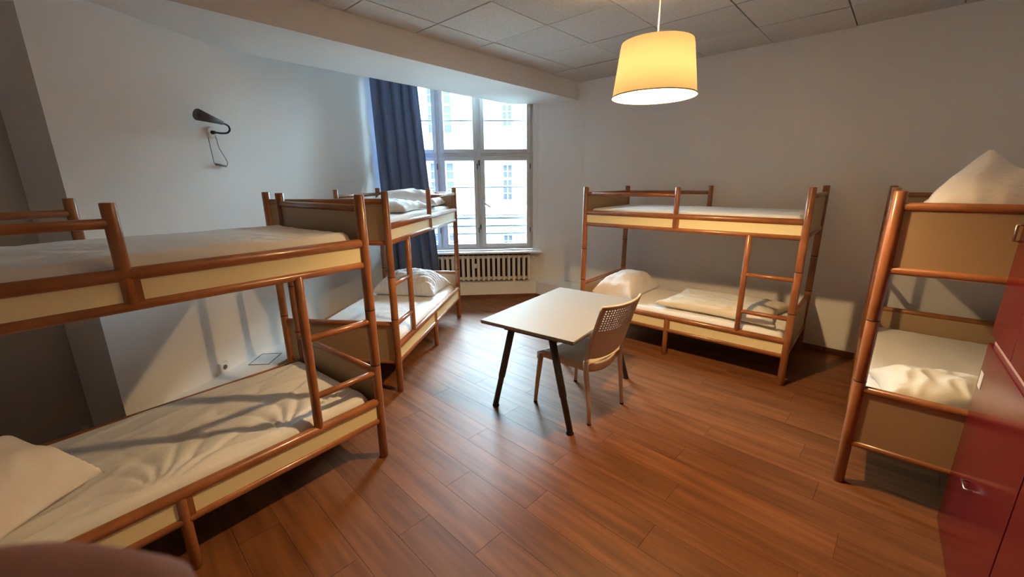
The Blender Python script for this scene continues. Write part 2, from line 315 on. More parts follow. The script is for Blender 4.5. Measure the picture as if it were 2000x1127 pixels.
for zz in (2.0, 1.05): link('latch', MB().bbox(-0.485, -0.465, -0.01, 0.0, zz, zz + 0.08, 0.003), 'rail', win)
link('window_sill', MB().bbox(-1.93, 0.455, -0.23, 0.03, 0.70, 0.73, 0.006), 'white', win)
# railing outside
rl = thing('window_railing', (0, yw(0) + 0.24, 0), math.atan(0.0612)); tag(rl, 'grey metal safety railing of thin bars outside the window', 'railing')
for zz, rr in ((2.663, 0.015), (1.683, 0.012), (1.252, 0.009), (1.203, 0.019), (1.08, 0.019), (0.956, 0.019)):
    link('bar', MB().rod((-1.86, 0, zz), (0.32, 0, zz), rr, 10), 'rail', rl)
for xx in (-1.86, 0.32): link('upright', MB().rod((xx, 0, 0.72), (xx, 0, 2.72), 0.012, 10), 'rail', rl)

# ================================================================ building across the courtyard
bld = thing('apartment_building', (0, 20, -7.0), R(3.5)); tag(bld, 'pale rendered building across the courtyard seen through the window', 'building')
FZ = 7.0
wins = []
for k in range(-2, 4):
    z0 = 0.62 + 3.27 * k
    wins.append((-3.75, -2.62, z0, z0 + 2.05, 3)); wins.append((-0.40, 0.10, z0 + 0.28, z0 + 1.95, 2))
    wins.append((-8.6, -7.45, z0, z0 + 2.05, 3)); wins.append((4.2, 5.3, z0, z0 + 2.05, 3)); wins.append((8.0, 9.1, z0, z0 + 2.05, 3))
# wall pieces around the openings, column by column
bw_ = MB(); cols = sorted(set((a, b) for a, b, *_ in wins)); xs = -16.0; ztop = 6.6; zbot = -7.0
for a, b in cols:
    bw_.box(xs, a, 0, 0.5, zbot + FZ, ztop + FZ); xs = b
    zz = zbot
    for (a2, b2, z0, z1, n) in sorted([q for q in wins if q[0] == a], key=lambda q: q[2]):
        if z1 > ztop: continue
        bw_.box(a, b, 0, 0.5, zz + FZ, z0 + FZ); zz = z1
    bw_.box(a, b, 0, 0.5, zz + FZ, ztop + FZ)
bw_.box(xs, 16, 0, 0.5, zbot + FZ, ztop + FZ)
link('wall', bw_, 'facade', bld)
for (a, b, z0, z1, n) in wins:
    if z1 > ztop: continue
    f_ = MB(); z0 += FZ; z1 += FZ; t = 0.055
    f_.box(a, b, 0.10, 0.16, z0, z0 + t).box(a, b, 0.10, 0.16, z1 - t, z1).box(a, a + t, 0.10, 0.16, z0, z1).box(b - t, b, 0.10, 0.16, z0, z1)
    rows = 5
    for i in range(1, n):
        x = a + (b - a) * i / n; f_.box(x - 0.025, x + 0.025, 0.10, 0.16, z0, z1)
    for i in range(1, rows):
        z = z0 + (z1 - z0) * i / rows; f_.box(a, b, 0.105, 0.155, z - (0.06 if i == 3 else 0.02), z + (0.06 if i == 3 else 0.02))
    wo = link('window', f_, 'facframe', bld)
    for i in range(n):
        for k in range(rows):
            link('pane', MB().box(a + (b - a) * i / n + 0.02, a + (b - a) * (i + 1) / n - 0.02, 0.125, 0.135, z0 + (z1 - z0) * k / rows + 0.02, z0 + (z1 - z0) * (k + 1) / rows - 0.02), 'facpane', wo)
    link('sill', MB().box(a - 0.06, b + 0.06, -0.08, 0.12, z0 - 0.06, z0), 'zinc', wo)
link('drainpipe', MB().rod((-2.20, -0.09, 0), (-2.20, -0.09, ztop + FZ), 0.07, 12), 'zinc', bld)
link('roof', MB().box(-16.2, 16.2, -0.4, 6, ztop + FZ, ztop + FZ + 0.4), 'zinc', bld)
# unseen outer face of this house, added tall to keep sky off the facade
ox0, ox1, ow0, ow1 = -15.0, 15.0, WX0 - 0.02, WX1 + 0.02
def orun(a, b, z0, z1): return [(a, yw(a) + WT), (b, yw(b) + WT), (b, yw(b) + WT + 0.12), (a, yw(a) + WT + 0.12)], z0, z1
om = MB()
for q in (orun(ox0, ow0, -7, 16), orun(ow1, ox1, -7, 16), orun(ow0, ow1, -7, 0.715), orun(ow0, ow1, 3.40, 16)): om.prism(*q)
struct(link('wall_sky_block', om, 'facade'), 'unseen outer face of the house, added to block sky light')
struct(link('ground', MB().prism([(-30, 6.9), (30, 6.9), (30, 40), (-30, 40)], -7.2, -7.0), 'court'), 'courtyard paving')

# ================================================================ radiator
rad = thing('radiator', (0, yw(0) - 0.115, 0.25), math.atan(0.0612)); tag(rad, 'old cream cast iron column radiator under the window sill', 'radiator')
sec = MB(); RN = 6
for (zz0, zz1) in ((0.022, 0.408),):
    sec.bbox(-0.0225, 0.0225, -0.078, 0.078, zz0, zz1, 0.017)
secm = sec.mesh('section'); RX = [-1.62 + 0.0785 * i for i in range(25)]
for x in RX: link('section', secm, 'radiator', rad, (x, 0, 0))
link('gap_shade', MB().box(RX[0] - 0.05, RX[-1] + 0.03, 0.082, 0.088, 0.0, 0.43), 'black', rad)  # added black sheet: paints in the shade between the sections
link('header', MB().rod((RX[0], 0, 0.385), (RX[-1], 0, 0.385), 0.025, 12).rod((RX[0], 0, 0.05), (RX[-1], 0, 0.05), 0.025, 12), 'radiator', rad)
link('foot', MB().box(RX[3] - 0.02, RX[3] + 0.02, -0.05, 0.05, 0, 0.03).box(RX[-4] - 0.02, RX[-4] + 0.02, -0.05, 0.05, 0, 0.03), 'radiator', rad)
mt = link('heat_meter', MB().bbox(-0.595, -0.545, -0.10, -0.078, 0.23, 0.30, 0.005), 'whiteplastic', rad); mt['label'] = 'small white heat meter'
link('valve', MB().rod((RX[-1] + 0.0, 0, 0.385), (RX[-1] + 0.09, 0, 0.385), 0.013, 10).rod((RX[-1] + 0.07, 0.0, 0.385), (RX[-1] + 0.07, -0.05, 0.385), 0.018, 10), 'radiator', rad)
# ================================================================ curtain
NU, NV = 150, 44; vs = []; fs = []
for j in range(NV + 1):
    t = j / NV; z = 3.45 - 3.18 * t
    x0 = -1.905 + 0.055 * t; x1 = -1.272 + 0.205 * t ** 1.3 - 0.10 * max(0, t - 0.85)
    for i in range(NU + 1):
        s = i / NU; ph = s * 5.5 * 2 * math.pi + 1.6 * math.sin(s * 5 + 1.0) + 0.4 * math.sin(t * 4 + s * 9)
        amp = (0.036 + 0.016 * t) * (0.75 + 0.5 * noise.noise((s * 6, t * 1.2, 3.1)))
        x = x0 + (x1 - x0) * (s + 0.012 * math.sin(ph * 1.0 + 1.3))
        vs.append((x, 6.085 + 0.0612 * (x + 1.6) + amp * math.sin(ph) + 0.01 * noise.noise((s * 14, t * 2, 8)), z))
for j in range(NV):
    for i in range(NU):
        a = j * (NU + 1) + i; fs.append((a, a + NU + 1, a + NU + 2, a + 1))
cu = thing('curtain', (0, 0, 0)); tag(cu, 'long slate blue curtain hanging at the left side of the window', 'curtain')
cp = link('drape', MB().add(vs, fs, True), 'curtain', cu); sd = cp.modifiers.new('thick', 'SOLIDIFY'); sd.thickness = 0.003
link('curtain_rail', MB().bbox(-1.93, 0.32, 6.08, 6.105, 3.45, 3.48, 0.003), 'white', cu)

# ================================================================ bunk beds
L, W, H = 2.05, 1.0046, 1.702
ZU1, ZU0, ZL1, ZL0, ZT, ZE = 1.4263, 1.2993, 0.4055, 0.2721, 1.6254, 0.6128
UG, UL, R1, R2 = 1.004, 1.654, 0.9473, 0.607
def bed_parts(s):
    P = []                                            # (name, mesh, material, index of parent part or None)
    def q(u, v, z): return (u, v * s, z)
    def add(n, mb, m, par=None): P.append((n, mb.mesh(n), m, par)); return len(P) - 1
    rg = MB().lathe([(0.026, -0.005), (0.0305, -0.0035), (0.0305, 0.0035), (0.026, 0.005)], 16)
    for (u, v) in ((0, 0), (L, 0), (0, W), (L, W)):
        mb = MB(); c = q(u, v, 0); r = 0.0285
        mb.tube([(c[0], c[1], z) for z in (0, 0.004, 0.40, 0.655, 0.66, 0.665, 1.015, 1.02, 1.025, H - 0.004, H)], [r - .004, r, r, r + .0012, r - .001, r + .0012, r + .0012, r - .001, r + .0012, r, r - .004], 18)
        k = add('post', mb, 'wood')
        for zz in (0.66, 1.02):
            m2 = MB(); m2.add([(a + c[0], b_ + c[1], z + zz) for a, b_, z in rg.v], rg.f, True); add('ring', m2, 'woodring', k)
    for v in (0, W):
        for z, r in ((ZU1, 0.0265), (ZU0, 0.0215), (ZL1, 0.0265), (ZL0, 0.0215)): add('side_rail', MB().rod(q(0.02, v, z), q(L - 0.02, v, z), r), 'wood')
        add('guard_post', MB().rod(q(UG, v, ZU0 + 0.01), q(UG, v, H), 0.0245), 'wood')
        add('guard_rail', MB().rod(q(0.02, v, ZT), q(UG, v, ZT), 0.0195), 'wood')
        add('leg', MB().rod(q(UG, v, 0), q(UG, v, ZL1), 0.0235), 'wood')
        for (u0, u1) in ((0.022, UG - 0.02), (UG + 0.02, L - 0.022)):
            for (z0, z1) in ((ZU0 + 0.012, ZU1 - 0.015), (ZL0 + 0.012, ZL1 - 0.015)):
                y = sorted((s * (v - 0.008), s * (v + 0.008))); add('side_panel', MB().box(u0, u1, y[0], y[1], z0, z1), 'cream')
        for (z0, z1) in ((ZU0 + 0.005, ZU1), (ZL0 + 0.005, ZL1)):
            y = sorted((s * (v - 0.016), s * (v + 0.016))); add('bracket', MB().box(UG + 0.018, UG + 0.04, y[0], y[1], z0, z1), 'wood')
    for u in (0, L):
        for z, r in ((ZT, 0.021), (ZU0, 0.0215), (ZE, 0.021), (ZL0, 0.019)): add('end_rail', MB().rod(q(u, 0.02, z), q(u, W - 0.02, z), r), 'wood')
        for (z0, z1) in ((ZU0 + 0.012, ZT - 0.012), (ZL0 + 0.012, ZE - 0.012)):
            y = sorted((s * 0.02, s * (W - 0.02))); add('end_panel', MB().box(u - 0.008, u + 0.008, y[0], y[1], z0, z1), 'endp')
    add('ladder_post', MB().rod(q(UL, 0, ZU0), q(UL, 0, ZL1), 0.0245), 'wood')
    for z in (R1, R2): add('rung', MB().rod(q(UL + 0.015, 0, z), q(L - 0.015, 0, z), 0.0185), 'wood')
    for z in (ZU0, ZL0):
        y = sorted((s * 0.035, s * (W - 0.035))); add('bed_base', MB().box(0.03, L - 0.03, y[0], y[1], z - 0.008, z + 0.008), 'base')
    return P
BP = {1: bed_parts(1), -1: bed_parts(-1)}
BEDS = {'A': (-2.134, 0.792, 51.75, 1, 'nearest bunk bed at left with its ladder end beside the second bunk'),
        'B': (-0.717, 5.323, -97.45, -1, 'wooden bunk bed standing beside the blue curtain and radiator'),
        'D': (0.829, 4.685, -41.51, 1, 'wooden bunk bed along the long bare wall behind the beige chair'),
        'C': (1.961, 2.128, 48.81, -1, 'wooden bunk bed seen from its end beside the red lockers')}
for k, (x, y, a, s, lab) in BEDS.items():
    root = tag(thing('bunk_bed', (x, y, 0), R(a)), lab, 'bunk bed', 'matching wooden bunk beds')
    made = []
    for n, me, m, par in BP[s]:
        made.append(link(n, me, m, made[par] if par is not None else root))
def bp(k, u, v, z):
    x, y, a, s, _ = BEDS[k]; c, n = math.cos(R(a)), math.sin(R(a)); return Vector((x + c * u - s * n * v, y + n * u + s * c * v, z))

# ================================================================ bedding
def mattress(k, z0, z1, label, seed, wr=0.006, crown=0.012, nx=96, ny=48, pulls=(), sag=None):
    x, y, a, s, _ = BEDS[k]; u0, u1, v0, v1 = 0.036, L - 0.036, 0.038, W - 0.038; rr = 0.05
    rows = []
    def prof(t):                                      # t in -1..1 -> (position -1..1 of half span less radius, drop)
        return t
    vs = []; fs = []
    xs = [-1 + 2 * i / nx for i in range(nx + 1)]; ys = [-1 + 2 * j / ny for j in range(ny + 1)]
    hu, hv = (u1 - u0) / 2, (v1 - v0) / 2
    for j in ys:
        for i in xs:
            u = (u0 + u1) / 2 + i * hu; v = (v0 + v1) / 2 + j * hv
            du = max(0, abs(i) * hu - (hu - rr)); dv = max(0, abs(j) * hv - (hv - rr)); dd = min(rr, math.hypot(du, dv))
            z = z1 - (rr - math.sqrt(max(0, rr * rr - dd * dd))) + crown * (1 - i * i) * (1 - j * j)
            e = 0.35 + 0.65 * min(1, (1 - max(abs(i) ** 6, abs(j) ** 4)) * 2)
            nz = noise.noise((u * 2.2 + seed, v * 3.0, seed)) * 0.9 + noise.noise((u * 5 + seed, v * 9 + u * 3, seed + 4)) * 0.45
            rid = 1 - abs(noise.noise((u * 1.3 + v * 2.0 + seed, v * 6.5 - u * 2.0, seed * 1.7))) * 4
            z += wr * e * (nz + 0.9 * max(0, rid))
            for (pu, pv, au, av, am, fq) in pulls:    # folds fanning out of one point
                dx, dy = u - pu, v - pv; rad_ = math.hypot(dx, dy) + 1e-4
                ang = math.atan2(dy, dx); fall = math.exp(-(rad_ / au) ** 2) * min(1, rad_ / 0.08)
                z += am * fall * (abs(math.sin(ang * fq + 1.7 * noise.noise((rad_ * 3, ang * 2, seed)))) ** 0.6 - 0.5) * e
            if sag: z -= sag[2] * math.exp(-(((u - sag[0]) / 0.5) ** 2 + ((v - sag[1]) / 0.35) ** 2))
            vs.append((u, v * s, z))
    w_ = nx + 1
    for j in range(ny):
        for i in range(nx):
            f = (j * w_ + i, j * w_ + i + 1, (j + 1) * w_ + i + 1, (j + 1) * w_ + i); fs.append(f if s > 0 else f[::-1])
    loop = [i for i in range(nx + 1)] + [j * w_ + nx for j in range(1, ny + 1)] + [ny * w_ + i for i in range(nx - 1, -1, -1)] + [j * w_ for j in range(ny - 1, 0, -1)]
    b0 = len(vs)
    for q in loop: vs.append((vs[q][0], vs[q][1], z0))
    m = len(loop)
    for i in range(m):
        f = (loop[i], b0 + i, b0 + (i + 1) % m, loop[(i + 1) % m]); fs.append(f if s > 0 else f[::-1])
    fs.append(tuple(range(b0, b0 + m))[::-1] if s > 0 else tuple(range(b0, b0 + m)))
    o = link('mattress', MB().add(vs, fs, True), 'sheet', None, (x, y, 0), R(a)); return tag(o, label, 'mattress', 'sheeted mattresses of the bunk beds')
U0, L0 = ZU0 + 0.010, ZL0 + 0.010
mattress('A', U0, 1.484, 'white sheeted mattress on the upper bunk nearest at left', 1.3, 0.007, 0.018, 120, 60, pulls=((1.75, 0.03, 0.35, 0.3, 0.012, 7.0), (1.45, 0.03, 0.25, 0.3, 0.010, 6.0), (0.7, 0.5, 0.5, 0.3, 0.012, 5.0)))
mattress('A', L0, 0.452, 'white wrinkled mattress on the lower bunk nearest at left', 5.1, 0.007, 0.004, 150, 76, pulls=((1.50, 0.06, 0.55, 0.4, 0.026, 7.0), (1.80, 0.10, 0.28, 0.3, 0.016, 6.0), (0.95, 0.05, 0.6, 0.3, 0.016, 8.0)), sag=(0.55, 0.4, 0.03))
mattress('B', U0, 1.478, 'white mattress on the upper bunk beside the blue curtain', 9.2, 0.006)
mattress('B', L0, 0.455, 'white mattress on the lower bunk beside the blue curtain', 12.7, 0.006, 0.006, pulls=((1.25, 0.2, 0.4, 0.3, 0.016, 6.0),))
mattress('D', U0, 1.472, 'white mattress on the upper bunk along the bare wall', 17.4, 0.004)
mattress('D', L0, 0.452, 'white mattress on the lower bunk along the bare wall', 21.9, 0.005)
mattress('C', U0, 1.480, 'white mattress on the upper bunk beside the red lockers', 26.3, 0.004)
mattress('C', L0, 0.455, 'white mattress on the lower bunk beside the red lockers', 31.0, 0.005)
def pillow(pos, wx, wy, th, yaw, label, seed, mtl='pillow', tilt=(0, 0), bulge=(0, 0, 0), wr=0.012, creases=None, n=56, bend=0.0, name='pillow', cat='pillow', pw=0.42):
    vs = []; fs = []
    for side in (1, -1):
        for j in range(n + 1):
            for i in range(n + 1):
                s = -1 + 2 * i / n; t = -1 + 2 * j / n
                pin = 1 - 0.15 * (1 - s * s) * (abs(t) ** 3); pit = 1 - 0.15 * (1 - t * t) * (abs(s) ** 3)
                x = s * wx / 2 * pit; y = t * wy / 2 * pin
                base = (max(0, 1 - s * s) * max(0, 1 - t * t)) ** pw
                e = min(1, base * 2)
                wz = noise.noise((x * 7 + seed, y * 7, seed)) * 0.8 + (1 - 3 * abs(noise.noise((x * 6 - y * 5 + seed, y * 9 + x * 3, seed * 2.3)))) * 0.6
                z = side * th / 2 * base * (1.15 if side > 0 else 0.85) + (wr * wz * e if side > 0 else wr * 0.2 * wz * e)
                if creases and side > 0: z += creases[0] * e * (abs(math.sin((x * creases[1] + y * creases[2]) + 2.2 * noise.noise((x * 8, y * 8, seed)))) - 0.5)
                if bulge[2]: z += bulge[2] * math.exp(-(math.hypot(x - bulge[0], y - bulge[1]) / 0.16) ** 1.2) * (1 if side > 0 else 0.0)
                z += bend * (x * x) - th * 0.33 * max(s ** 4, t ** 4)
                vs.append((x, y, z + th * 0.425 + 0.010))
    w_ = n + 1; o_ = w_ * w_
    for j in range(n):
        for i in range(n):
            a = j * w_ + i; fs.append((a, a + 1, a + w_ + 1, a + w_)); fs.append((o_ + a, o_ + a + w_, o_ + a + w_ + 1, o_ + a + 1))
    ob = link(name, MB().add(vs, fs, True), mtl, None, pos, (R(tilt[0]), R(tilt[1]), R(yaw)))
    bm = bmesh.new(); bm.from_mesh(ob.data); bmesh.ops.remove_doubles(bm, verts=bm.verts, dist=0.0008); bm.to_mesh(ob.data); bm.free()
    for p in ob.data.polygons: p.use_smooth = True
    return tag(ob, label, cat, 'white pillows on the bunk beds' if cat == 'pillow' else None)
pillow(bp('A', 0.42, 0.46, 0.440), 0.52, 0.66, 0.33, 51.75 + 35, 'plump off-white pillow on the lower bunk at far lower left', 2.0, wr=0.022, pw=0.5)
pillow(bp('B', 0.42, 0.46, 0.462), 0.58, 0.80, 0.25, -97.45 - 4, 'creased pillow on the lower bunk beside the radiator', 5.0, 'stripe', wr=0.014, creases=(0.020, 46, 18))
pillow(bp('B', 0.36, 0.46, 1.487), 0.58, 0.80, 0.19, -97.45 + 6, 'white pillow on the upper bunk in front of the curtain', 8.0, wr=0.018)
pillow(bp('D', 0.31, 0.50, 0.456), 0.50, 0.82, 0.24, -41.5, 'plump white pillow on the lower bunk behind the table', 11.0, wr=0.018)
pillow(bp('C', 0.37, 0.46, 1.494), 0.58, 0.80, 0.20, 48.8, 'white pillow with a pointed top on the upper bunk above the lockers', 14.0, bulge=(0.0, 0.15, 0.20), wr=0.014)
pillow(bp('C', 0.42, 0.42, 0.462), 0.52, 0.72, 0.17, 48.8 + 6, 'cream pillow on the lower bunk beside the red lockers', 17.0, 'duvet', wr=0.024)
pillow(bp('D', 1.40, 0.47, 0.482), 1.12, 0.80, 0.085, -41.5 - 2, 'flat cream duvet spread on the lower bunk along the bare wall', 20.0, 'duvet', wr=0.014, name='duvet', cat='duvet', pw=0.16, n=72)
pillow(bp('B', 1.10, 0.48, 1.494), 0.75, 0.82, 0.09, -97.45, 'folded white duvet on the upper bunk beside the curtain', 23.0, 'sheet', wr=0.018, name='duvet', cat='duvet', pw=0.2, n=60)

# ================================================================ table
ta_ = -36.3; td = dirv(ta_); tl_ = dirv(ta_ + 90); tb0 = Vector((-0.245, 3.012, 0))
tab = tag(thing('table', tb0, R(ta_)), 'white rectangular table with splayed dark metal legs in the middle', 'table')
link('tabletop', MB().bbox(0, 0.80, 0, 1.22, 0.722, 0.742, 0.003), 'tabletop', tab)
link('underside', MB().box(0.004, 0.796, 0.004, 1.216, 0.714, 0.722), 'tabedge', tab)
for yy in (0.11, 1.11):
    link('crossbar', MB().bbox(0.16, 0.63, yy - 0.024, yy + 0.024, 0.668, 0.714, 0.004), 'darkmetal', tab)
    for x0, x1 in ((0.22, 0.075), (0.57, 0.755)):
        yf = yy - 0.035 if yy < 0.5 else yy + 0.035
        lg = link('leg', MB().tube([(x0, yy, 0.69), (x0 + (x1 - x0) * 0.62, yy + (yf - yy) * 0.62, 0.27), (x0 + (x1 - x0) * 0.63, yy + (yf - yy) * 0.63, 0.263), (x1, yf, 0.02)], [0.027, 0.027, 0.0225, 0.0225], 14), 'darkmetal', tab)
        link('foot', MB().lathe([(0.001, 0), (0.026, 0), (0.028, 0.006), (0.022, 0.018), (0.012, 0.026), (0.001, 0.026)], 18, (x1, yf, 0)), 'rubber', lg)
link('beam', MB().bbox(0.38, 0.42, 0.11, 1.11, 0.684, 0.714, 0.004), 'darkmetal', tab)

# ================================================================ chair
ch = tag(thing('chair', (0.555, 3.068, 0), R(133 - 90)), 'beige plastic chair with perforated back pushed under the table', 'chair')
# local: +y forward, +x right.  rear feet at y=-0.25, front feet at y=+0.26
def perf(mb, fn, nu, nv, u0, u1, v0, v1, hole):
    du, dv = (u1 - u0) / nu, (v1 - v0) / nv
    for i in range(nu):
        for j in range(nv):
            a, b = u0 + i * du, v0 + j * dv; h = hole(a + du / 2, b + dv / 2)
            o4 = [(a, b), (a + du, b), (a + du, b + dv), (a, b + dv)]
            if h <= 0: mb.add([fn(*p) for p in o4], [(0, 1, 2, 3)], True); continue
            c = (a + du / 2, b + dv / 2); i4 = [(c[0] + (p[0] - c[0]) * h, c[1] + (p[1] - c[1]) * h) for p in o4]
            mb.add([fn(*p) for p in o4 + i4], [(0, 1, 5, 4), (1, 2, 6, 5), (2, 3, 7, 6), (3, 0, 4, 7)], True)
def backfn(u, v):                                     # u -1..1, v 0..1 : curved, leaning shell
    hw = 0.222 + 0.022 * min(1, v * 3) + 0.0 * v; z = 0.462 + 0.478 * v
    y = -0.195 - 0.118 * v - 0.024 * v * v - 0.048 * (1 - u * u) * (0.55 + 0.45 * v)
    return (hw * u, y, z - 0.030 * (1 - u * u) * (1 - v) - 0.010 * v * (1 - u * u))
def weld(o, d=0.0004):
    bm = bmesh.new(); bm.from_mesh(o.data); bmesh.ops.remove_doubles(bm, verts=bm.verts, dist=d); bmesh.ops.recalc_face_normals(bm, faces=bm.faces); bm.to_mesh(o.data); bm.free()
bk = MB(); perf(bk, backfn, 19, 22, -0.97, 0.97, 0.13, 0.99, lambda u, v: 0.56 if (0.60 < v < 0.95 and abs(u) < 0.85) else 0)
o = link('backrest', bk, 'chair', ch); weld(o); s_ = o.modifiers.new('t', 'SOLIDIFY'); s_.thickness = 0.007; s_.offset = 0
rim = [backfn(-1, v / 14) for v in range(15)] + [backfn(u / 10, 1.0) for u in range(-9, 10)] + [backfn(1, 1 - v / 14) for v in range(15)]
link('back_frame', MB().tube(rim, 0.0085, 10), 'chair', ch)
def lowfn(u, v): x, y, z = backfn(u, 0.0); return (x, y + 0.012 - 0.012 * v, 0.415 - 0.042 * (1 - u * u) + (0.085 - 0.010 * (1 - u * u)) * v)
lo = MB(); perf(lo, lowfn, 14, 4, -1, 1, 0, 1, lambda u, v: 0); o = link('back_apron', lo, 'chair', ch); weld(o); s_ = o.modifiers.new('t', 'SOLIDIFY'); s_.thickness = 0.008; s_.offset = 0
def seatfn(u, v):
    hw = 0.212 + 0.035 * v; y = -0.215 + 0.475 * v
    z = 0.462 - 0.018 * (1 - u * u) * (1 - (2 * v - 1) ** 2) - 0.03 * max(0, v - 0.88) * 8 + 0.006 * u * u
    return (hw * u, y, z)
se = MB(); perf(se, seatfn, 24, 24, -1, 1, 0.0, 1, lambda u, v: 0.5 if (abs(u) < 0.82 and 0.10 < v < 0.86) else 0)
o = link('seat', se, 'chair', ch); weld(o); s_ = o.modifiers.new('t', 'SOLIDIFY'); s_.thickness = 0.006; s_.offset = 0
ap = MB()
for sg in (-1, 1):
    pts_ = [seatfn(sg, v / 10) for v in range(11)]
    for a, b in zip(pts_[:-1], pts_[1:]): ap.add([(a[0], a[1], a[2]), (b[0], b[1], b[2]), (b[0], b[1], b[2] - 0.055), (a[0], a[1], a[2] - 0.055)], [(0, 1, 2, 3)], True)
pts_ = [seatfn(u / 8, 1) for u in range(-8, 9)]
for a, b in zip(pts_[:-1], pts_[1:]): ap.add([(a[0], a[1], a[2]), (b[0], b[1], b[2]), (b[0], b[1], b[2] - 0.04), (a[0], a[1], a[2] - 0.04)], [(0, 1, 2, 3)], True)
o = link('seat_apron', ap, 'chair', ch); weld(o); s_ = o.modifiers.new('t', 'SOLIDIFY'); s_.thickness = 0.007
for sg in (-1, 1):
    lg = link('leg', MB().tube([(sg * 0.224, -0.205, 0.50), (sg * 0.220, -0.208, 0.38), (sg * 0.214, -0.235, 0.16), (sg * 0.219, -0.25, 0.012)], [0.020, 0.020, 0.017, 0.0145], 10), 'chair', ch)
    link('foot', MB().lathe([(0.001, 0), (0.016, 0), (0.016, 0.013), (0.001, 0.013)], 14, (sg * 0.219, -0.25, 0)), 'rubber', lg)
    lg = link('leg', MB().tube([(sg * 0.236, 0.225, 0.435), (sg * 0.243, 0.235, 0.33), (sg * 0.255, 0.25, 0.16), (sg * 0.262, 0.26, 0.012)], [0.022, 0.021, 0.017, 0.0145], 10), 'chair', ch)
    link('foot', MB().lathe([(0.001, 0), (0.016, 0), (0.016, 0.013), (0.001, 0.013)], 14, (sg * 0.262, 0.26, 0)), 'rubber', lg)

# ================================================================ pendant lamp
LP = Vector((0.80, 2.50, 2.215)); HS = 0.27
lamp = tag(thing('pendant_lamp', (LP.x, LP.y, 0)), 'glowing yellow drum shade pendant lamp hanging from the ceiling', 'lamp')
sh = link('lamp_shade', MB().lathe([(0.226, LP.z), (0.222, LP.z + 0.02), (0.192, LP.z + HS - 0.02), (0.188, LP.z + HS)], 64), 'shade', lamp)
link('hem', MB().lathe([(0.2265, LP.z - 0.002), (0.2285, LP.z - 0.002), (0.228, LP.z + 0.004), (0.226, LP.z + 0.004)], 64), 'lampgrey', sh)
sp = MB()
for q in range(3):
    a = q * 2 * math.pi / 3 + 0.4; sp.rod((0.02 * math.cos(a), 0.02 * math.sin(a), LP.z + HS - 0.05), (0.188 * math.cos(a), 0.188 * math.sin(a), LP.z + HS - 0.02), 0.002, 6, 0.0005)
link('spider', sp, 'whiteplastic', lamp)
link('socket', MB().rod((0, 0, LP.z + HS - 0.10), (0, 0, LP.z + HS - 0.03), 0.02, 14), 'whiteplastic', lamp)
link('cord', MB().rod((0, 0, LP.z + HS - 0.03), (0, 0, CEIL - 0.03), 0.0035, 8, 0.0005), 'whiteplastic', lamp)
link('canopy', MB().lathe([(0.001, CEIL - 0.045), (0.035, CEIL - 0.04), (0.045, CEIL - 0.0), (0.001, CEIL)], 24), 'whiteplastic', lamp)
bl = link('bulb', MB().lathe([(0.001, LP.z + 0.065), (0.025, LP.z + 0.072), (0.040, LP.z + 0.100), (0.040, LP.z + 0.125), (0.028, LP.z + 0.155), (0.014, LP.z + 0.18), (0.012, LP.z + 0.19)], 20), 'bulb', lamp)
# ================================================================ wall lamp, socket
wl = tag(thing('wall_lamp', (-2.440, 3.569, 2.173), R(80 - 90)), 'grey cone reading lamp on a black gooseneck on the left wall', 'lamp')
inv = Matrix.Translation((-2.455, 3.569, 2.173)) @ Matrix.Rotation(R(-10), 4, 'Z'); inv = inv.inverted()
def wlp(*p): return inv @ Vector(p)
pb = wlp(-2.455, 3.569, 2.173); nx_ = Vector((1, 0, 0))
link('wall_plate', MB().tube([pb, pb + nx_ * 0.012, pb + nx_ * 0.022], [0.045, 0.045, 0.036], 24), 'whiteplastic', wl)
link('mount', MB().tube([pb + nx_ * 0.02, pb + nx_ * 0.05], [0.016, 0.012], 14), 'black', wl)
def smooth(p, k=5):
    o = []
    for i in range(len(p) - 1):
        a, b, c, d = p[max(i - 1, 0)], p[i], p[i + 1], p[min(i + 2, len(p) - 1)]
        for j in range(k):
            t = j / k; o.append(0.5 * ((2 * b) + (c - a) * t + (2 * a - 5 * b + 4 * c - d) * t * t + (3 * b - a - 3 * c + d) * t ** 3))
    return o + [p[-1]]
neck = [pb + nx_ * 0.045, wlp(-2.405, 3.585, 2.172), wlp(-2.380, 3.600, 2.170), wlp(-2.355, 3.632, 2.176), wlp(-2.340, 3.648, 2.200), wlp(-2.335, 3.632, 2.228), wlp(-2.335, 3.59, 2.240), wlp(-2.332, 3.545, 2.243)]
link('gooseneck', MB().tube(smooth(neck), 0.0075, 10), 'black', wl)
a = wlp(-2.328, 3.55, 2.243); b = wlp(-2.364, 3.337, 2.275); t = (b - a)
link('lamp_shade', MB().tube([a - t * 0.02, a, a + t * 0.28, a + t * 0.30, b, b - t * 0.004, a + t * 0.3], [0.010, 0.015, 0.022, 0.023, 0.043, 0.041, 0.018], 24), 'lampgrey', wl)
cb = [wlp(*p) for p in ((-2.443, 3.523, 2.135), (-2.442, 3.528, 2.047), (-2.441, 3.534, 1.964), (-2.440, 3.54, 1.93), (-2.438, 3.549, 1.925))]
cb2 = [wlp(*p) for p in ((-2.431, 3.59, 2.159), (-2.429, 3.60, 2.11), (-2.428, 3.608, 2.061), (-2.420, 3.651, 1.982), (-2.418, 3.668, 1.945), (-2.420, 3.66, 1.92), (-2.421, 3.645, 1.914))]
link('cable', MB().tube(smooth(cb), 0.0028, 8).tube(smooth(cb2), 0.0028, 8), 'cable', wl)
link('switch', MB().tube([cb[-1], cb2[-1]], [0.009, 0.009], 10), 'cable', wl)
so = tag(thing('wall_socket', (-2.494, 3.281, 0.245), R(80 - 90)), 'white wall socket low on the left wall behind the nearest bunk', 'socket')
link('socket_plate', MB().bbox(0.0, 0.024, -0.042, 0.042, -0.042, 0.042, 0.005), 'whiteplastic', so)
